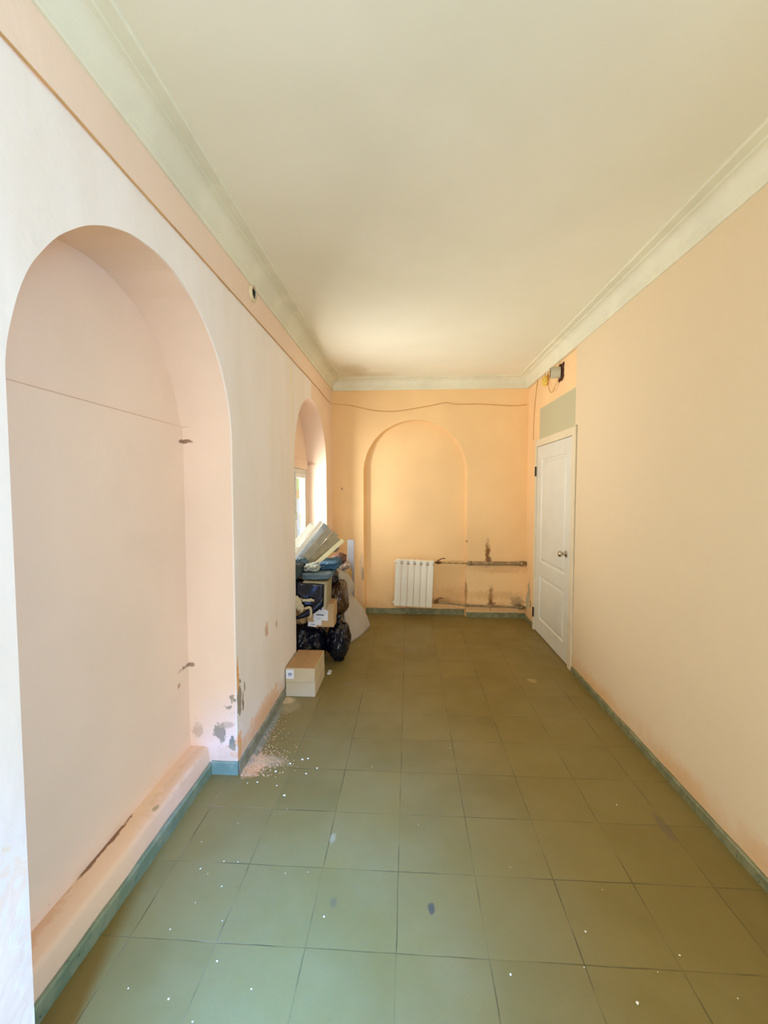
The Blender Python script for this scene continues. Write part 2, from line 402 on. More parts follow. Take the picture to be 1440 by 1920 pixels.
# infill round the window in the far niche
ya, yb = 3.42, 4.765
wy0, wy1, wz0, wz1 = 3.70, 4.725, 0.86, 1.76
for (p, q, r, s) in ((ya, wy0, 0, ZL), (wy1, yb, 0, ZL), (wy0, wy1, 0, wz0), (wy0, wy1, wz1, ZL)):
    quad(bm, (NX2, p, r), (NX2, q, r), (NX2, q, s), (NX2, p, s))
quad(bm, (NX2, ya, ZL), (NX2, yb, ZL), (NX2 - .010, yb, ZL), (NX2 - .010, ya, ZL))
XO = NX2 - .08
for (a, b) in (((wy0, wz0), (wy1, wz0)), ((wy1, wz0), (wy1, wz1)), ((wy1, wz1), (wy0, wz1)), ((wy0, wz1), (wy0, wz0))):
    quad(bm, (NX2, a[0], a[1]), (NX2, b[0], b[1]), (XO, b[0], b[1]), (XO, a[0], a[1]))
bmesh.ops.remove_doubles(bm, verts=bm.verts, dist=0.0004)
wall_left = structure(link('wall_left', bm, m_wall_left))

# far wall with shallow arched recess
RD = 0.10
AB = arch_pts(-0.545, 0.70, 1.74, 2.37, seed=3)
bm = bmesh.new()
arched_face(bm, lambda x, z: (x, YB, z), XL - .02, XR + .16, ZC, [AB])
reveal(bm, AB, lambda x, z: (x, YB, z), lambda x, z: (x + (.025 if x < .08 else -.02), YB + RD, z))
quad(bm, (-0.56, YB + RD, 0), (0.72, YB + RD, 0), (0.72, YB + RD, 2.5), (-0.56, YB + RD, 2.5))
bmesh.ops.remove_doubles(bm, verts=bm.verts, dist=0.0004)
structure(link('wall_back', bm, m_wall_back))

# right wall, the near stretch stands 12 mm proud of the stretch with the door
bm = bmesh.new()
box(bm, (XR, -0.20, 0), (XR + .28, 3.645, ZC)); box(bm, (XR, REAR, 0), (XR + .28, -1.62, ZC))
box(bm, (XR, -1.62, 0), (XR + .28, -0.20, 0.85)); box(bm, (XR, -1.62, 2.12), (XR + .28, -0.20, ZC))
box(bm, (XR, 3.6451, 2.075), (XR + .2, 3.695, ZC))
box(bm, (XR + .014, 3.6951, 2.075), (XR + .2, YB + .12, ZC))
box(bm, (XR + .014, 4.785, 0), (XR + .2, YB + .12, 2.0749))
structure(link('wall_right', bm, m_wall_right))

# front wall behind the camera with the glazed opening
bm = bmesh.new()
box(bm, (XL - .3, REAR - .1, 0), (-0.82, REAR, ZC)); box(bm, (1.16, REAR - .1, 0), (XR + .2, REAR, ZC))
box(bm, (-0.82, REAR - .1, 2.42), (1.16, REAR, ZC)); box(bm, (-0.82, REAR - .1, 0), (0.52, REAR, 0.28)); box(bm, (0.52, REAR - .1, 0), (0.70, REAR, 2.42))
structure(link('wall_front', bm, m_wall_right))
bm = bmesh.new(); box(bm, (XL - .35, REAR - .3, -0.12), (XR + .28, YB + .2, 0)); structure(link('floor', bm, m_floor))
bm = bmesh.new(); box(bm, (XL - .35, REAR - .3, ZC), (XR + .28, YB + .2, ZC + .12)); structure(link('ceiling', bm, m_ceiling))

# cornice, mitred round three sides
prof = [(-.01, 2.722), (.010, 2.722), (.014, 2.727), (.014, 2.752), (.020, 2.757)]
for i in range(9):
    a = i / 8 * PI / 2
    prof.append((.020 + .052 * (1 - math.cos(a)) , 2.757 + .070 * math.sin(a)))
prof += [(.078, 2.827), (.078, 2.838), (.122, 2.838), (.126, 2.842), (.126, 2.856)]
bm = bmesh.new(); rows = []
def wavy(p, s):
    return Vector(p) + Vector((0, 0, 0.0025 * noise.noise(Vector((p[0] * 2, p[1] * 2, s)))))
for (dd, z) in prof:
    path = []
    n = 40
    for i in range(n): path.append((XL + dd, REAR + (YB - dd - REAR) * i / n, z))
    for i in range(12): path.append((XL + dd + (XR - XL - 2 * dd) * i / 12, YB - dd, z))
    for i in range(n + 1): path.append((XR - dd, YB - dd - (YB - dd - REAR) * i / n, z))
    rows.append([bm.verts.new(wavy(p, 0)) for p in path])
for a, b in zip(rows, rows[1:]):
    for i in range(len(a) - 1): bm.faces.new((a[i], a[i + 1], b[i + 1], b[i]))
structure(link('trim_1', bm, m_cornice), 'off-white coved plaster cornice running round the ceiling')

# plinth in the near niche
def lumpy_strip(bm, pts0, pts1, amp, seed):
    pass
bm = bmesh.new(); n = 40; R_ = []
prof_p = [(NX1 - .01, .150), (-1.14, .152), (-1.095, .150), (-1.083, .144), (-1.078, .130), (-1.074, .06), (-1.072, 0)]
for (x, z) in prof_p:
    R_.append([])
    for i in range(n + 1):
        y = 0.9425 + (2.1995 - 0.9425) * i / n
        q = noise.noise(Vector((y * 4, x * 8, z * 8)))
        R_[-1].append(bm.verts.new((x + .004 * q * (x > -1.15), y, z + .004 * q * (z > 0))))
for a, b in zip(R_, R_[1:]):
    for i in range(n): bm.faces.new((a[i], a[i + 1], b[i + 1], b[i]))
m_plinth = plaster('plaster_plinth', srgb(238, 206, 176), blobs=[
    ((-1.17, 1.2, .15), (.03, .15, .02), srgb(206, 158, 116), .5, .4), ((-1.175, 1.55, .155), (.010, .16, .05), srgb(130, 92, 66), .9, .3),
    ((-1.11, 2.0, .15), (.03, .3, .03), srgb(222, 184, 138), .6, .4), ((-1.10, 1.75, .15), (.01, .02, .03), srgb(170, 150, 110), .8, .3)], dirt=False)
structure(link('trim_2', bm, m_plinth, smooth=True), 'low plastered ledge at the foot of the near wall niche')

# crack lip over the plinth
# skirtings
def strip(bm, a, b, t, h, nrm, seed, n=24, z0=0.0):
    a, b, nrm = Vector(a), Vector(b), Vector(nrm); rr = []
    for (o, z) in ((0, h), (t * .7, h), (t, h - .006), (t, 0)):
        row = []
        for i in range(n + 1):
            p = a.lerp(b, i / n); q = noise.noise(Vector((p.x * 6, p.y * 6, seed)))
            row.append(bm.verts.new(p + nrm * (o + (.004 * q if o else 0)) + Vector((0, 0, z0 + z + (.006 * q if z > .01 else 0)))))
        rr.append(row)
    for p, q in zip(rr, rr[1:]):
        for i in range(n): bm.faces.new((p[i], p[i + 1], q[i + 1], q[i]))
    for i in (0, n): bm.faces.new([r[i] for r in rr])
bm = bmesh.new()
strip(bm, (-1.072, 0.944, 0), (-1.072, 2.199, 0), .014, .062, (1, 0, 0), 1)
strip(bm, (-1.06, 2.20, 0), (XL + .004, 2.20, 0), .010, .070, (0, -1, 0), 2, 8)
strip(bm, (XL, -.8, 0), (XL, .942, 0), .012, .06, (1, 0, 0), 9)
structure(link('baseboard_niche', bm, m_skirt_teal), 'chipped teal painted skirting round the near niche')
bm = bmesh.new()
strip(bm, (XL, 2.20, 0), (XL, 3.42, 0), .012, .065, (1, 0, 0), 3)
strip(bm, (XL, 4.77, 0), (XL, YB, 0), .012, .06, (1, 0, 0), 3)
m_skirt_l = skirting('skirting_grey', srgb(120, 124, 100), srgb(150, 148, 124))
structure(link('baseboard_left', bm, m_skirt_l), 'dusty grey-green skirting under the pale wall pier')
bm = bmesh.new()
strip(bm, (-0.54, YB + RD, 0), (0.70, YB + RD, 0), .020, .068, (0, -1, 0), 4)
strip(bm, (XL, YB, 0), (-0.545, YB, 0), .012, .06, (0, -1, 0), 5)
strip(bm, (0.70, YB, 0), (XR + .01, YB, 0), .014, .060, (0, -1, 0), 6)
structure(link('baseboard_back', bm, m_skirt_grey), 'olive skirting along the far wall')
bm = bmesh.new()
strip(bm, (XR, -.05, 0), (XR, 3.63, 0), .014, .048, (-1, 0, 0), 7, 60)
strip(bm, (XR + .014, 4.79, 0), (XR + .014, YB, 0), .012, .045, (-1, 0, 0), 8, 8)
structure(link('baseboard_right', bm, m_skirt_teal and m_skirt_grey), 'worn green skirting along the right wall')

# ------------------------------------------------------------ door
D = empty('door_1', (XR, 4.22, 0)); D['kind'] = 'structure'
D['label'] = 'white two-panel door at the far right with steel knob'
def dchild(name, bm, mat, parent=None, **k):
    o = link(name, bm, mat, parent or D, **k)
    if (parent or D) is D: o.location = (-XR, -4.22, 0)
    return o
bm = bmesh.new()
x0, x1 = XR - .012, XR + .09
box(bm, (x0, 3.655, 0), (x1, 3.728, 2.068)); box(bm, (x0, 4.735, 0), (x1, 4.783, 2.068)); box(bm, (x0, 3.728, 1.998), (x1, 4.735, 2.068))
dchild('door_frame', bm, m_frame, bevel=.004)
# leaf with two moulded panels
def panel_leaf(bm, y0, y1, z0, z1, xf, th, panels):
    ys = sorted({y0, y1} | {p[0] for p in panels} | {p[1] for p in panels}); zs = sorted({z0, z1} | {p[2] for p in panels} | {p[3] for p in panels})
    for i in range(len(ys) - 1):
        for k in range(len(zs) - 1):
            cy, cz = (ys[i] + ys[i + 1]) / 2, (zs[k] + zs[k + 1]) / 2
            if any(p[0] < cy < p[1] and p[2] < cz < p[3] for p in panels): continue
            quad(bm, (xf, ys[i], zs[k]), (xf, ys[i + 1], zs[k]), (xf, ys[i + 1], zs[k + 1]), (xf, ys[i], zs[k + 1]))
    for (a, b, c0, d0) in panels:
        steps = [(0, 0), (.010, .009), (.022, .010), (.040, .002), (.050, .001)]
        loops = [[(xf + dp, a + i, c0 + i), (xf + dp, b - i, c0 + i), (xf + dp, b - i, d0 - i), (xf + dp, a + i, d0 - i)] for (i, dp) in steps]
        for L, M_ in zip(loops, loops[1:]):
            for k in range(4): quad(bm, L[k], L[(k + 1) % 4], M_[(k + 1) % 4], M_[k])
        quad(bm, *loops[-1])
    box(bm, (xf + .012, y0, z0), (xf + th, y1, z1))
    for (p, q) in (((y0, z0), (y1, z0)), ((y1, z0), (y1, z1)), ((y1, z1), (y0, z1)), ((y0, z1), (y0, z0))):
        quad(bm, (xf, p[0], p[1]), (xf, q[0], q[1]), (xf + .012, q[0], q[1]), (xf + .012, p[0], p[1]))
    bmesh.ops.remove_doubles(bm, verts=bm.verts, dist=.0003)
bm = bmesh.new()
panel_leaf(bm, 3.732, 4.731, .012, 1.994, XR + .000, .04, [(3.87, 4.585, .78, 1.86), (3.87, 4.585, .17, .64)])
leaf = dchild('door_leaf', bm, m_door)
for z in (1.735, 0.200):
    bm = bmesh.new(); tube(bm, [(XR - .016, 4.738, z - .052), (XR - .016, 4.738, z + .052)], .009, 10)
    box(bm, (XR - .014, 4.728, z - .05), (XR - .0115, 4.76, z + .05))
    dchild('hinge', bm, m_black)['label'] = 'black hinge'
kn = []
bm = bmesh.new()
ky, kz = 3.835, .975
def disc(bm, c, ax, prof_, n=24):
    c, ax = Vector(c), Vector(ax).normalized(); u = ax.cross(Vector((0, 0, 1))).normalized(); v = ax.cross(u); rings = []
    for s_, r_ in prof_:
        rings.append([bm.verts.new(c + ax * s_ + (u * math.cos(k_ * 2 * PI / n) + v * math.sin(k_ * 2 * PI / n)) * max(r_, .0004)) for k_ in range(n)])
    for a_, b_ in zip(rings, rings[1:]):
        for k_ in range(n): bm.faces.new((a_[k_], a_[(k_ + 1) % n], b_[(k_ + 1) % n], b_[k_]))
    bm.faces.new(rings[0]); bm.faces.new(rings[-1][::-1])
disc(bm, (XR, ky, kz), (-1, 0, 0), [(0, .030), (.006, .030), (.010, .024), (.012, .012), (.030, .011), (.036, .018), (.044, .026), (.056, .028), (.066, .024), (.070, .012)])
k = dchild('knob', bm, m_chrome, smooth=True); k['label'] = 'round steel door knob'

# ------------------------------------------------------------ window in far niche
W = empty('window_1', (XO + .05, (wy0 + wy1) / 2, wz0)); W['kind'] = 'structure'
W['label'] = 'white plastic window in the far arched niche'
def wchild(name, bm, mat, parent=W, **k):
    o = link(name, bm, mat, parent, **k)
    if parent is W: o.location = -W.location
    return o
xw = NX2 - .075
bm = bmesh.new()
def rect_frame(bm, xa, xb, y0, y1, z0, z1, t):
    box(bm, (xa, y0, z0), (xb, y0 + t, z1)); box(bm, (xa, y1 - t, z0), (xb, y1, z1))
    box(bm, (xa, y0 + t, z0), (xb, y1 - t, z0 + t)); box(bm, (xa, y0 + t, z1 - t), (xb, y1 - t, z1))
rect_frame(bm, xw, xw + .06, wy0, wy1, wz0, wz1, .045); box(bm, (xw, 4.19, wz0 + .045), (xw + .06, 4.235, wz1 - .045))
fr = wchild('window_frame', bm, m_pvc, bevel=.003)
for (a, b) in ((wy0 + .046, 4.189), (4.236, wy1 - .046)):
    bm = bmesh.new(); rect_frame(bm, xw + .010, xw + .072, a, b, wz0 + .046, wz1 - .046, .05); s = wchild('window_sash', bm, m_pvc, bevel=.003)
    bm = bmesh.new(); box(bm, (xw + .036, a + .05, wz0 + .096), (xw + .040, b - .05, wz1 - .096)); link('pane', bm, m_glass, s)
    if a > 4:
        bm = bmesh.new(); box(bm, (xw + .072, a + .012, 1.24), (xw + .080, a + .040, 1.31)); tube(bm, smooth_path([(xw + .078, a + .026, 1.29), (xw + .10, a + .026, 1.292), (xw + .108, a + .028, 1.28), (xw + .108, a + .03, 1.16)], 4), .009, 8)
        link('handle', bm, m_white, s, smooth=True)
bm = bmesh.new(); box(bm, (xw + .055, wy0 - .03, wz0 - .025), (NX2 + .06, wy1 + .02, wz0 + .002)); wchild('window_sill', bm, m_pvc, bevel=.004)

# outside: yard ground and neighbour's facade
N = NT('facade_paint'); P = N.pos(); X, Y, Z = N.sep(P)
N.l(N.mix(N.smooth(Z, 1.0, 1.05), srgb(240, 242, 244), srgb(226, 232, 150)), N.b.inputs['Base Color']); N.b.inputs['Roughness'].default_value = .8
bm = bmesh.new(); box(bm, (-7.2, 2, -1), (-7.0, 40, 7.0))
fac = tag(link('neighbouring_building', bm, N.m), 'pale yellow building seen through the far niche window', 'building')
bm = bmesh.new(); box(bm, (-6.99, 2, 1.0), (-6.94, 40, 1.5)); o = link('facade_band', bm, simple('orange_band', srgb(250, 196, 120), .7), fac); o['label'] = 'orange band'
bm = bmesh.new(); box(bm, (-12, -3, -1.05), (XL - .40, 40, -1.0)); o = structure(link('ground', bm, simple('paving', srgb(226, 228, 230), .9)))

# ------------------------------------------------------------ radiator and pipes
RAD = empty('radiator', (0.055, YB - .035, 0.135)); RAD.rotation_euler = (math.radians(1.5), math.radians(2.2), 0)
tag(RAD, 'white six-section radiator hung slightly crooked in the far arched recess', 'radiator')
SW, SH, NS = .0765, .565, 6
bm = bmesh.new()
def section(bm):
    hw = SW / 2 - .0016
    # front plate, slightly crowned, rounding over at the top
    xs = [-hw, -hw + .004, -hw * .5, 0, hw * .5, hw - .004, hw]; dy = [.006, .001, -.001, -.002, -.001, .001, .006]
    zs = [(0, .004), (.012, 0), (SH - .075, 0), (SH - .055, .0)]
    g = [[bm.verts.new((x, -.045 + d + e, z)) for x, d in zip(xs, dy)] for z, e in zs]
    for a, b in zip(g, g[1:]):
        for i in range(len(xs) - 1): bm.faces.new((a[i], a[i + 1], b[i + 1], b[i]))
    for a, b in zip(g, g[1:]):
        for i in (0, -1):
            v1, v2 = a[i].co, b[i].co
            quad(bm, v1, v2, (v2.x, -.01, v2.z), (v1.x, -.01, v1.z))
    box(bm, (-hw * .55, -.047, SH - .056), (hw * .55, -.005, SH - .012))          # neck leaving the slots at the top
    box(bm, (-hw, -.043, SH - .014), (hw, .035, SH))                              # top lip
    box(bm, (-.012, -.04, 0.02), (.012, .035, SH - .02))                          # water channel
    box(bm, (-hw, -.012, .01), (hw, -.008, SH - .06))
    tube(bm, [(-hw - .0016, 0, .035), (hw + .0016, 0, .035)], .021, 14); tube(bm, [(-hw - .0016, 0, SH - .035), (hw + .0016, 0, SH - .035)], .021, 14)
section(bm)
s0 = link('section', bm, m_white, RAD)
for i in range(NS):
    s = s0 if i == 0 else s0.copy()
    if i: sc.collection.objects.link(s); s.parent = RAD
    s.location = ((i - (NS - 1) / 2) * SW, 0, 0)
bm = bmesh.new(); disc(bm, (-NS * SW / 2, 0, SH - .035), (-1, 0, 0), [(0, .018), (.008, .018), (.012, .010)]); link('end_plug', bm, m_white, RAD)
bm = bmesh.new(); disc(bm, (-NS * SW / 2, 0, .035), (-1, 0, 0), [(0, .018), (.010, .018), (.016, .010)])
link('end_plug', bm, m_white, RAD, smooth=False)

def valve(parent, x, y, z):
    bm = bmesh.new()
    tube(bm, [(x - .03, y, z), (x - .02, y, z), (x - .019, y, z), (x, y, z), (x + .019, y, z), (x + .02, y, z), (x + .035, y, z)], [.014, .014, .018, .020, .018, .014, .014], 8)
    tube(bm, [(x, y, z), (x, y - .008, z + .03)], .007, 8)
    v = link('valve', bm, m_valve, parent)
    bm = bmesh.new(); tube(bm, smooth_path([(x, y - .010, z + .030), (x + .02, y - .012, z + .034), (x + .045, y - .014, z + .050), (x + .085, y - .014, z + .050)], 3), .005, 6)
    link('lever', bm, m_lever, v)['label'] = 'dark brown valve lever'
yp = YB - .035
P1 = tag(empty('heating_pipe', (0, 0, 0)), 'upper rusty heating pipe running from radiator to right corner', 'pipe')
bm = bmesh.new(); tube(bm, smooth_path([(0.285, yp, .667), (.5, yp + .004, .664), (.72, yp, .662)]), .012, 10); link('thin_pipe', bm, m_pipe2, P1, smooth=True)
bm = bmesh.new(); tube(bm, [(.70, yp, .662), (.72, yp, .662), (1.0, yp, .661), (1.36, yp, .664), (XR + .012, yp, .664)], [.016, .022, .022, .022, .022], 14)
for x in (.735, 1.34): tube(bm, [(x - .018, yp, .662), (x + .018, yp, .662)], .030 if x > 1 else .026, 14)
link('thick_pipe', bm, m_pipe, P1, smooth=True)
valve(P1, .355, yp, .667)
P2 = tag(empty('heating_pipe', (0, 0, 0)), 'lower thin heating pipe sloping just above the skirting', 'pipe')
bm = bmesh.new(); tube(bm, smooth_path([(.27, yp, .188), (.45, yp, .176), (.66, yp - .008, .156), (.74, yp, .150), (1.1, yp, .142), (XR + .012, yp, .134)]), .012, 10)
tube(bm, [(1.33, yp, .136), (1.37, yp, .135)], .024, 12); tube(bm, [(.69, yp - .004, .153), (.72, yp, .151)], .018, 10)
link('thin_pipe', bm, m_pipe, P2, smooth=True)
valve(P2, .335, yp, .186)

# ------------------------------------------------------------ cables and fittings high up
bm = bmesh.new()
pts = []
for i in range(34):
    y = REAR + .05 + i * (4.35 - REAR) / 33
    pts.append((XL + .0055, y, 2.558 + .004 * noise.noise(Vector((y * 3, 0, 0)))))
pts += [(XL + .006, 4.7, 2.545), (XL + .006, 5.0, 2.55), (XL + .012, YB - .012, 2.618 - .05)]
s_ = .982
pts += [(-.69, YB - .006, 2.545), (-.43, YB - .006, 2.484), (-.17, YB - .008, 2.468), (.088, YB - .008, 2.503), (.30, YB - .006, 2.54), (.445, YB - .006, 2.566), (.56, YB - .006, 2.545), (.84, YB - .006, 2.545), (1.21, YB - .006, 2.52), (1.375, YB - .01, 2.53)]
tube(bm, smooth_path(pts, 4), .0030, 6)
tag(link('cable', bm, m_cable, smooth=True), 'long painted-over cable along the left wall sagging across the far wall', 'cable')
bm = bmesh.new(); tube(bm, smooth_path([(XR + .006, 4.80, 2.72), (XR + .010, 4.86, 2.62), (XR + .010, 4.90, 2.50), (XR + .010, 4.93, 2.30), (XR + .011, 4.94, 2.10)], 4), .004, 6)
tag(link('cable', bm, m_cable, smooth=True), 'short thin wire hanging down the right wall near the far corner', 'cable')

J = tag(empty('junction_box', (XL + .001, 2.515, 2.682)), 'round open junction box with black wires high on the left wall', 'junction box')
bm = bmesh.new()
disc(bm, (0, 0, 0), (1, 0, 0), [(0, .047), (.014, .047), (.018, .043), (.018, .036), (.006, .034)], 28)
link('rim', bm, simple('yellowed_plastic', srgb(222, 206, 170), .5), J)
bm = bmesh.new(); disc(bm, (.0065, 0, 0), (1, 0, 0), [(0, .034), (.0008, .034)], 24); link('inside', bm, simple('junction_inside', srgb(176, 156, 126), .8), J)
bm = bmesh.new()
rr = random.Random(3)
for k in range(5):
    a = rr.uniform(0, 2 * PI); p = [(.010, .026 * math.cos(a), .026 * math.sin(a))]
    for q in range(4): p.append((.010 + rr.uniform(0, .006), rr.uniform(-.020, .020), rr.uniform(-.024, .024)))
    tube(bm, smooth_path(p, 4), .0019, 5)
link('wires', bm, simple('black_wire', srgb(30, 30, 34), .4), J)

V = tag(empty('wall_fitting', (XR + .014, 4.10, 2.62)), 'grey cylindrical fitting in a ragged dark hole above the door', 'fitting')
bm = bmesh.new()
ring = []
for k in range(22):
    a = k / 22 * 2 * PI; r = 1.0
    sq = 1 / max(abs(math.cos(a)), abs(math.sin(a)))
    r = .082 * min(sq, 1.28) * (1 + .10 * rr.uniform(-1, 1))
    ring.append((-.0015, r * math.cos(a) * 1.0, r * math.sin(a) * .95))
bm.faces.new([bm.verts.new(p) for p in ring]); ext = bmesh.ops.extrude_face_region(bm, geom=bm.faces[:])
for v_ in ext['geom']:
    if isinstance(v_, bmesh.types.BMVert): v_.co.x += .0012
link('hole', bm, m_dark, V)['label'] = 'ragged dark brown hole in the plaster'
bm = bmesh.new(); disc(bm, (0, .02, .005), (-1, .25, 0), [(0, .052), (.085, .052), (.086, .046)], 28); cyl = link('cylinder', bm, m_lampgrey, V)
bm = bmesh.new(); disc(bm, (-.0835, .041, .005), (-1, .25, 0), [(0, .042), (.002, .042)], 24); link('end_disc', bm, m_dark, V)
bm = bmesh.new(); tube(bm, smooth_path([(-.02, -.01, -.05), (-.03, .06, -.11), (-.03, .14, -.15), (-.03, .22, -.12), (-.02, .30, -.02), (-.01, .32, .03)], 5), .0035, 6); link('wire', bm, m_cable, V)
bm = bmesh.new(); tube(bm, smooth_path([(-.03, .04, .03), (-.05, .14, .06), (-.04, .26, .09), (-.02, .36, .06)], 5), .007, 6); link('wire', bm, m_cornice, V)['label'] = 'thick whitish wire'
bm = bmesh.new(); bmesh.ops.create_icosphere(bm, subdivisions=3, radius=1)
for v_ in bm.verts:
    q = 1 + .25 * noise.noise(v_.co * 1.8); v_.co = Vector((v_.co.x * .022 * q, v_.co.y * .075 * q, v_.co.z * .055 * q))
tag(link('foam_lump', bm, m_yellow, smooth=True, loc=(XR - .006, 4.50, 2.645)), 'lumpy yellow foam blob beside the fitting under the cornice', 'foam')
bm = bmesh.new(); bmesh.ops.create_icosphere(bm, subdivisions=2, radius=.02)
for v_ in bm.verts: v_.co.z *= 1.4
# ------------------------------------------------------------ pile in the far niche
def carton(name, x0, x1, y0, y1, z0, z1, mats, label, group=None, rot=0, lid=None):
    cx, cy = (x0 + x1) / 2, (y0 + y1) / 2
    E_ = tag(empty(name, (cx, cy, z0), (0, 0, rot)), label, 'box', group)
    bm = bmesh.new(); box(bm, (x0 - cx, y0 - cy, 0), (x1 - cx, y1 - cy, z1 - z0)); link('carton_body', bm, mats[0], E_, bevel=.003)
    bm = bmesh.new(); t = .0015; hx, hy, h = (x1 - x0) / 2 + t, (y1 - y0) / 2 + t, z1 - z0
    if lid: box(bm, (-hx, -hy, h - lid), (hx, hy, h + .002)); link('lid', bm, mats[1], E_, bevel=.003)
    else:
        box(bm, (-hx + .004, -hy + .004, h), (-.002 if hx < .2 else -.001, hy - .004, h + .003)); box(bm, (.001, -hy + .004, h), (hx - .004, hy - .004, h + .003))
        link('flaps', bm, mats[1], E_)
    return E_, hx, hy, h
def sticker(parent, x0, x1, z0, z1, y, ang=0, mat=None, marks=()):
    cx, cz = (x0 + x1) / 2, (z0 + z1) / 2; M = Matrix.Translation((cx, y, cz)) @ Matrix.Rotation(ang, 4, 'Y')
    bm = bmesh.new(); box(bm, (x0 - cx, -.0008, z0 - cz), (x1 - cx, 0, z1 - cz), M); o = link('label_sticker', bm, mat or m_paper, parent)
    for (a, b, c_, d_, mm) in marks:
        bm = bmesh.new(); box(bm, (a, -.0014, c_), (b, -.0007, d_), M); link('print', bm, mm, o)
    return o
E1, hx, hy, h = carton('cardboard_box', -.908, -.688, 3.078, 3.44, 0, .106, (m_card_pale, m_card_pale), 'pale low cardboard box on the floor, under another box', 'stacked low boxes')
E2, hx, hy, h = carton('cardboard_box', -.908, -.689, 3.074, 3.436, .1095, .216, (m_card_pale, m_card_top), 'low closed cardboard box with white sticker, on top of a paler box', 'stacked low boxes')
sticker(E2, -.106, -.048, .028, .096, -hy + .0005, 0, None, [(-.014, .016, -.008, .010, m_inkpale), (-.016, .010, -.016, -.012, m_inkpale)])

def lumpy(name, c, r, mat, label, cat, seed, amp=.18, freq=1.6, sharp=.5, parent=None, flat=True, sub=5, box_=2.0, wr=0.05, group=None):
    bm = bmesh.new(); bmesh.ops.create_icosphere(bm, subdivisions=sub, radius=1)
    for v_ in bm.verts:
        p = v_.co.copy()
        m = (abs(p.x) ** box_ + abs(p.y) ** box_ + abs(p.z) ** box_) ** (1 / box_)
        p = p / m
        q = 1 + amp * noise.noise(p * freq + Vector((seed, 0, 0))) - wr * abs(noise.noise(Vector((p.x * 5, p.y * 5, p.z * 2)) + Vector((seed * 3, 1, 0)))) * 2 - wr * .6 * abs(noise.noise(p * 9 + Vector((seed, 5, 0))))
        p = Vector((p.x * r[0], p.y * r[1], p.z * r[2])) * q
        if flat: p.z = max(p.z, -r[2] * .92)
        v_.co = p
    o = link(name, bm, mat, parent, smooth=True, loc=None if parent else c)
    if parent: o.location = c
    if label: tag(o, label, cat, group)
    return o
m_bagL = m_bag
b1 = lumpy('rubbish_bag', (-.905, 3.80, .165), (.165, .24, .18), m_bag, 'black rubbish bag lying behind the two low boxes', 'bag', 1.3, wr=.09, box_=3)
b2 = lumpy('rubbish_bag', (-.635, 3.80, .185), (.105, .19, .20), m_bag, 'black shiny rubbish bag standing at the right foot of the pile', 'bag', 4.1, wr=.13, amp=.22)
# tied neck on the standing bag
bm = bmesh.new()
tube(bm, [(0, 0, .15), (0.0, -.01, .185), (0.005, -.015, .20), (.012, -.02, .23)], [.06, .022, .018, .035], 12)
link('tied_neck', bm, m_bag, b2, smooth=True)
# crumpled beige bag
lumpy('paper_sack', (-.955, 3.86, .425), (.085, .22, .105), m_kraft, 'beige crumpled paper sack left of the labelled box', 'sack', 9.0, wr=.10, box_=2.6)
# labelled carton
E3, hx, hy, h = carton('cardboard_box', -.872, -.642, 3.62, 3.80, .352, .555, (m_card, m_card_top), 'brown cardboard box with white address labels lying on black bags')
sticker(E3, -.060, .066, .060, .150, -hy - .001, .06, None, [(-.038, .028, -.003, .006, m_ink), (-.03, .00, -.038, -.030, m_inkpale)])
sticker(E3, -.010, .050, .120, .190, -hy - .0022, .08, None, [(-.034, -.012, .006, .018, m_ink), (-.022, -.006, -.006, .008, m_ink)])
sticker(E3, -.058, .010, .018, .072, -hy - .0018, .05)
sticker(E3, -.108, -.034, .004, .044, -hy - .0030, .12, None, [(-.010, .024, -.006, .004, m_inkpale)])
bm = bmesh.new(); box(bm, (-.1165, -hy - .0006, 0), (-.04, -hy + .001, .042)); link('tape', bm, simple('navy_tape', srgb(30, 32, 60), .3), E3)
# brown film bundle on the right
lumpy('wrapped_bundle', (-.668, 3.985, .515), (.098, .165, .170), m_bag_brown, 'dark brown film-wrapped bundle bulging beside the grey foam sheet', 'bundle', 5.5, wr=.08, box_=3, amp=.12)
lumpy('rubbish_bag', (-.748, 3.93, .728), (.100, .11, .078), m_bag, 'black bag stuffed under the blue-grey cloths', 'bag', 7.7, wr=.10, box_=2.6)
# taped black parcel with cardboard edge
B4 = tag(empty('wrapped_box', (-.835, 3.60, .60), (0, .04, .05)), 'box wrapped in shiny black film with bare cardboard edge', 'box')
bm = bmesh.new(); box(bm, (-.135, -.13, -.03), (.125, .20, .165)); bmesh.ops.subdivide_edges(bm, edges=bm.edges[:], cuts=8, use_grid_fill=True)
for v_ in bm.verts:
    q = noise.noise(v_.co * 14); v_.co += v_.co.normalized() * .010 * q
    if v_.co.z < 0 and v_.co.x < .0: pass
link('black_film', bm, m_bag, B4, smooth=True, bevel=0)
bm = bmesh.new(); box(bm, (-.05, -.126, .162), (.150, .20, .178)); box(bm, (.128, -.126, -.05), (.150, .20, .177)); link('cardboard_edge', bm, simple('pale_kraft', srgb(160, 150, 118), .8), B4, bevel=.003)
# hanging strip of black film swinging to lower left
bm = bmesh.new(); n = 14; g = []
for i in range(n + 1):
    t = i / n; c0 = Vector((.12, -.135, .02)).lerp(Vector((-.10, -.15, -.125)), t) + Vector((0, 0, -.022 * math.sin(PI * t)))
    wd = .05 * (1 - t * .75)
    g.append([bm.verts.new(c0 + Vector((0, .006 * noise.noise(Vector((t * 6, k, 0))), (k - 1) * wd))) for k in range(3)])
for a, b in zip(g, g[1:]):
    for k in range(2): bm.faces.new((a[k], a[k + 1], b[k + 1], b[k]))
o = link('film_strip', bm, m_bag, B4, smooth=True); sm = o.modifiers.new('s', 'SOLIDIFY'); sm.thickness = .003
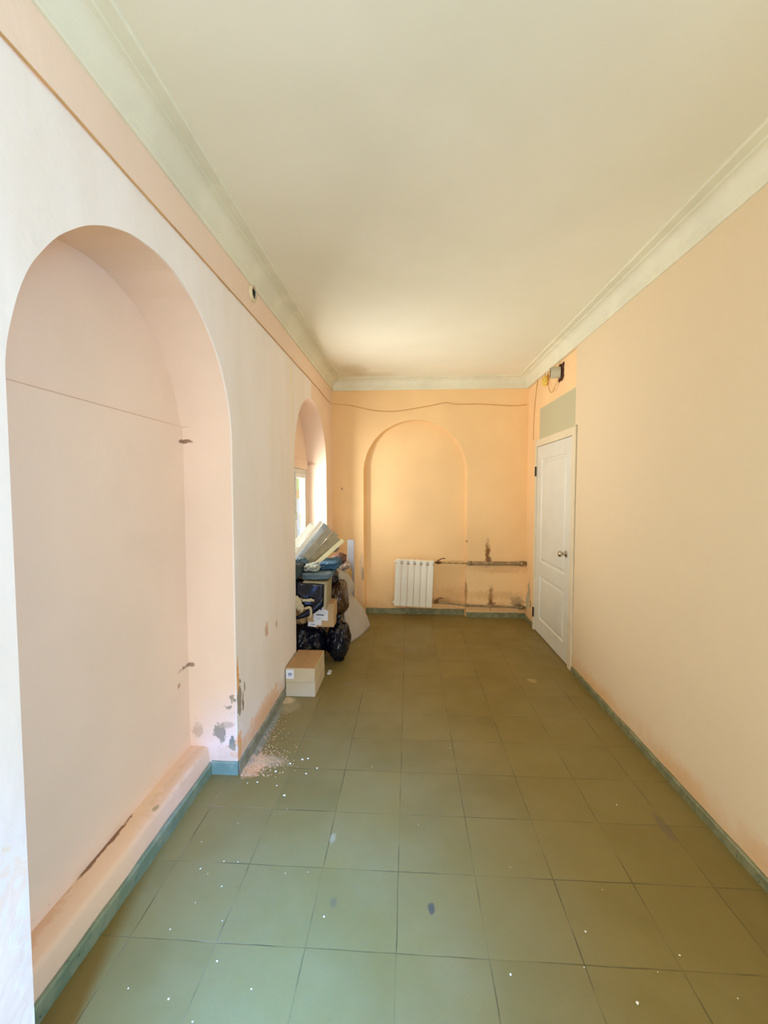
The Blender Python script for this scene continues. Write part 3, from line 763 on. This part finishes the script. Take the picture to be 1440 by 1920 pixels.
# torn beige flaps
def cloth_strip(name, pts, wid, mat, parent=None, label=None, cat=None, th=.003, n=5, seed=0, wr=.01, group=None):
    bm = bmesh.new(); P_ = smooth_path(pts, n); g = []
    for i, p in enumerate(P_):
        t = (P_[min(i + 1, len(P_) - 1)] - P_[max(i - 1, 0)]).normalized(); s = t.cross(Vector(wid[1])).normalized()
        W_ = wid[0] * (1 + .25 * noise.noise(Vector((i * .4, seed, 0))))
        row = []
        for k in range(9):
            q = (k / 8 - .5) * W_
            row.append(bm.verts.new(p + s * q + Vector(wid[1]) * wr * noise.noise(Vector((i * .5, k * .7, seed)))))
        g.append(row)
    for a, b in zip(g, g[1:]):
        for k in range(8): bm.faces.new((a[k], a[k + 1], b[k + 1], b[k]))
    o = link(name, bm, mat, parent, smooth=True); m_ = o.modifiers.new('s', 'SOLIDIFY'); m_.thickness = th; m_.offset = 0
    if label: tag(o, label, cat, group)
    return o
cloth_strip('torn_paper', [(-.93, 3.43, .655), (-.90, 3.41, .62), (-.885, 3.42, .575), (-.90, 3.44, .545)], (.06, (0, -1, 0)), m_card_pale, None, 'torn pale cardboard scrap sticking out beside the wall pier', 'cardboard', .004, seed=3, wr=.03)
cloth_strip('torn_paper', [(-.90, 3.455, .640), (-.86, 3.45, .628), (-.81, 3.452, .632), (-.775, 3.46, .625)], (.020, (0, -1, 0)), m_card_pale, None, 'narrow pale cardboard strip across the black film', 'cardboard', .004, seed=5, wr=.02)
cloth_strip('torn_paper', [(-.895, 3.462, .565), (-.85, 3.455, .560), (-.81, 3.452, .568), (-.80, 3.455, .52), (-.81, 3.46, .48)], (.018, (0, -1, 0)), m_card_pale, None, 'bent pale strip hanging below the black film box', 'cardboard', .004, seed=8, wr=.02)

# folded fabrics on top
lumpy('folded_cloth', (-.965, 3.63, .838), (.062, .18, .065), m_cloth2, 'dark green-grey crumpled cloth beside the wall pier', 'cloth', 2.2, wr=.16, box_=2.6)
lumpy('folded_cloth', (-.782, 3.69, .808), (.130, .18, .026), m_cloth, 'flat blue-grey folded cloth directly above the black film box', 'cloth', 3.3, wr=.05, box_=7, amp=.08)
lumpy('folded_cloth', (-.705, 3.86, .866), (.085, .18, .036), m_cloth_blue, 'deep blue folded cloth near the top of the pile', 'cloth', 6.3, wr=.09, box_=6, amp=.14)
lumpy('folded_cloth', (-.838, 3.70, .860), (.066, .12, .030), m_cloth_lite, 'pale grey folded cloth lying on blue-grey cloths', 'cloth', 8.4, wr=.10, box_=4, amp=.3)
lumpy('folded_cloth', (-.965, 3.77, .893), (.066, .055, .040), m_cloth, 'slate crumpled cloth under the leaning boards', 'cloth', 12.1, wr=.18, box_=2.4)

# leaning boards and profiles
def board(name, lo, hi, width, thick, mat, label, grp=None, prof='flat', face=(0.25, -1, 0.2)):
    lo, hi = Vector(lo), Vector(hi); t = (hi - lo).normalized(); f = Vector(face); f = (f - t * f.dot(t)).normalized(); s = t.cross(f)
    L = (hi - lo).length; M = Matrix((s, f, t)).transposed().to_4x4(); M.translation = lo
    bm = bmesh.new()
    if prof == 'flat': box(bm, (-width / 2, 0, 0), (width / 2, thick, L), M)
    elif prof == 'channel':
        box(bm, (-width / 2, 0, 0), (width / 2, .003, L), M); box(bm, (-width / 2, -.022, 0), (-width / 2 + .003, 0, L), M); box(bm, (width / 2 - .003, -.022, 0), (width / 2, 0, L), M)
    else:
        box(bm, (-width / 2, 0, 0), (width / 2, thick, L), M)
        for q in (-.3, 0, .3): box(bm, (q * width - .004, -.006, 0), (q * width + .004, 0, L), M)
    return tag(link(name, bm, mat, bevel=.0015), label, 'board' if name != 'metal_profile' else 'profile', grp)
def bd(*a, **k): return board(*a, **k)
bd('plastic_board', (-1.10, 3.84, .955), (-.93, 4.10, 1.20), 0.056, .010, m_pvc, 'leftmost white plastic board leaning in the window niche')
bd('plastic_board', (-1.06, 3.82, .905), (-.825, 4.02, 1.235), 0.037, .012, m_white, 'long white board reaching highest in front of the window')
bd('metal_profile', (-1.03, 3.85, .880), (-.785, 4.05, 1.205), 0.062, .010, m_steel, 'shiny grey metal channel between the white boards', prof='channel')
bd('grey_board', (-.985, 3.83, .855), (-.745, 4.02, 1.165), 0.062, .014, m_board_grey, 'grey-brown ribbed board leaning right of the metal channel', prof='rib')
bd('grey_board', (-.925, 3.87, .850), (-.695, 4.07, 1.120), 0.060, .012, m_board_taupe, 'taupe board leaning in the middle of the pile')
bd('grey_board', (-.875, 3.90, .850), (-.675, 4.10, 1.060), 0.056, .012, m_board_grey, 'short grey board leaning just left of the cream batten', prof='rib')
bd('cream_batten', (-.840, 3.80, .862), (-.600, 3.90, 1.075), 0.037, .016, m_cream, 'cream batten leaning diagonally at the right of the boards')

# rags and paper behind
lumpy('rag', (-.74, 4.24, .975), (.060, .09, .055), m_rag, 'mottled brown and white crumpled rag behind the batten tip', 'rag', 21, wr=.22, flat=False)
lumpy('rag', (-.665, 4.10, .870), (.075, .09, .058), m_rag2, 'brown crumpled rag above the grey foam sheet', 'rag', 22, wr=.25, flat=False)
lumpy('rag', (-.640, 4.28, .775), (.060, .10, .050), m_rag, 'whitish crumpled rag on top of the foam sheet', 'rag', 23, wr=.25, flat=False)
lumpy('rag', (-.745, 3.98, .868), (.050, .06, .028), simple('black_rag', srgb(24, 22, 26), .7, bump=.3), 'black rag tucked under the cream batten', 'rag', 25, wr=.2, flat=False)
lumpy('paper_sack', (-.735, 4.57, .40), (.125, .095, .43), m_kraft, 'tall crumpled kraft sack behind the foam sheet', 'sack', 24, wr=.12, box_=3)
bm = bmesh.new(); box(bm, (-.676, 4.70, .0), (-.60, 4.715, .985)); 
tag(link('panel', bm, simple('blue_grey_panel', srgb(160, 160, 166), .6), bevel=.003), 'upright pale blue-grey panel behind the rags', 'panel')

# grey foam sheet
rows_ = [((-.620, 4.12, .002), (-.425, 4.77, .002)), ((-.630, 4.14, .25), (-.500, 4.70, .22)), ((-.640, 4.15, .45), (-.605, 4.60, .385)),
         ((-.655, 4.13, .58), (-.568, 4.50, .50)), ((-.690, 4.02, .72), (-.590, 4.40, .61)), ((-.715, 3.93, .785), (-.655, 4.32, .715)), ((-.765, 3.90, .825), (-.76, 4.24, .79))]
def crv(idx, t):
    pts_ = [Vector(r[idx]) for r in rows_]; n_ = len(pts_) - 1; i = min(int(t * n_), n_ - 1); f = t * n_ - i
    p0, p1, p2, p3 = pts_[max(i - 1, 0)], pts_[i], pts_[i + 1], pts_[min(i + 2, n_)]
    return 0.5 * ((2 * p1) + (p2 - p0) * f + (2 * p0 - 5 * p1 + 4 * p2 - p3) * f * f + (3 * p1 - p0 - 3 * p2 + p3) * f ** 3)
bm = bmesh.new(); g = []
for i in range(37):
    t = i / 36; a, b = crv(0, t), crv(1, t)
    g.append([bm.verts.new(a.lerp(b, k / 16) + Vector((.030 * math.sin(PI * k / 16) * (1 - t * .5) + .006 * noise.noise(Vector((t * 4, k * .2, 0))), 0, 0))) for k in range(17)])
for a, b in zip(g, g[1:]):
    for k in range(16): bm.faces.new((a[k], a[k + 1], b[k + 1], b[k]))
o = tag(link('foam_sheet', bm, m_sheet, smooth=True), 'large pale grey foam sheet draped down the right side of the pile', 'sheet')
sm = o.modifiers.new('s', 'SOLIDIFY'); sm.thickness = .005; sm.offset = 0

# white scrap on floor between low boxes and bag
bm = bmesh.new(); box(bm, (-.675, 3.47, 0), (-.645, 3.54, .010)); tag(link('plastic_scrap', bm, m_pvc, bevel=.002), 'small white plastic scrap on the floor beside the bag', 'scrap')

# ------------------------------------------------------------ chips on the floor
def chip(seed, size):
    r = random.Random(seed); bm = bmesh.new(); bmesh.ops.create_icosphere(bm, subdivisions=1, radius=1)
    for v_ in bm.verts: v_.co = Vector((v_.co.x * size * r.uniform(.6, 1.2), v_.co.y * size * r.uniform(.6, 1.2), max(v_.co.z, -.9) * size * .35 * r.uniform(.8, 1.1)))
    return bm
CH = [(0.328, 1.305, .006), (-.30, 1.455, .006), (-.40, 1.63, .003), (.62, 1.455, .006), (.69, 1.25, .008), (.90, 1.395, .005), (.80, 1.34, .003),
      (.57, 1.34, .004), (1.02, 2.08, .006), (1.0, 1.28, .004), (.85, 1.18, .004), (.66, 1.17, .004), (-.84, 1.62, .005), (-.80, 1.60, .003),
      (-.76, 1.66, .004), (-.72, 1.55, .004), (-.79, 1.48, .003), (-.70, 1.66, .004), (-.62, 1.29, .006), (-.83, 1.38, .004), (-.66, 1.42, .003),
      (-.72, 1.18, .006), (-.62, 1.13, .004), (-.56, 1.05, .006), (-.48, 1.22, .004), (-.86, 1.20, .004), (-.49, 1.62, .003), (-.90, 1.75, .004),
      (-.78, 1.86, .003), (-.58, 1.96, .003), (.25, 2.5, .004), (-.2, 2.3, .004), (.05, 1.9, .003), (.42, 1.7, .003), (.75, 1.62, .003),
      (-.72, 2.23, .010), (-.66, 2.30, .010), (-.60, 2.34, .012), (-.55, 2.22, .009), (-.57, 2.35, .010), (-.50, 2.27, .009), (-.68, 2.12, .007), (-.62, 2.05, .010), (-.79, 2.14, .008), (-.84, 2.13, .006)]
for i, (x, y, s) in enumerate(CH):
    o = link('plaster_chip', chip(i, s * .72), m_chip, loc=(x, y, s * .30))
    if y > 2.0 and x < -.4: tag(o, 'plaster chip scattered on tiles beside the wall pier corner', 'chip', 'plaster chips by the pier corner')
    else: tag(o, 'tiny white plaster chip lying on the open floor tiles', 'chip', 'plaster chips on the open floor')
bm = bmesh.new(); r = random.Random(5)
for i in range(420):
    a = abs(r.gauss(0, .10)); b = r.gauss(0, .09)
    x = XL + .018 + a; y = 2.27 + b + a * .3
    if y < 2.185: y = 2.185 + (2.185 - y) * .3
    s = r.uniform(.0015, .005)
    M = Matrix.Translation((x, y, s * .4)) @ Matrix.Rotation(r.uniform(0, 6), 4, 'Z')
    bmesh.ops.create_icosphere(bm, subdivisions=1, radius=s, matrix=M @ Matrix.Diagonal((1, r.uniform(.5, 1), .6, 1)))
for i in range(160):
    s = r.uniform(.001, .003); x = XL + .02 + abs(r.gauss(0, .05)); y = r.uniform(2.25, 3.05)
    bmesh.ops.create_icosphere(bm, subdivisions=1, radius=s, matrix=Matrix.Translation((x, y, s * .4)))
tag(link('plaster_dust', bm, m_chip2), 'crumbled orange plaster dust heaped along the wall pier foot', 'debris', kind='stuff')
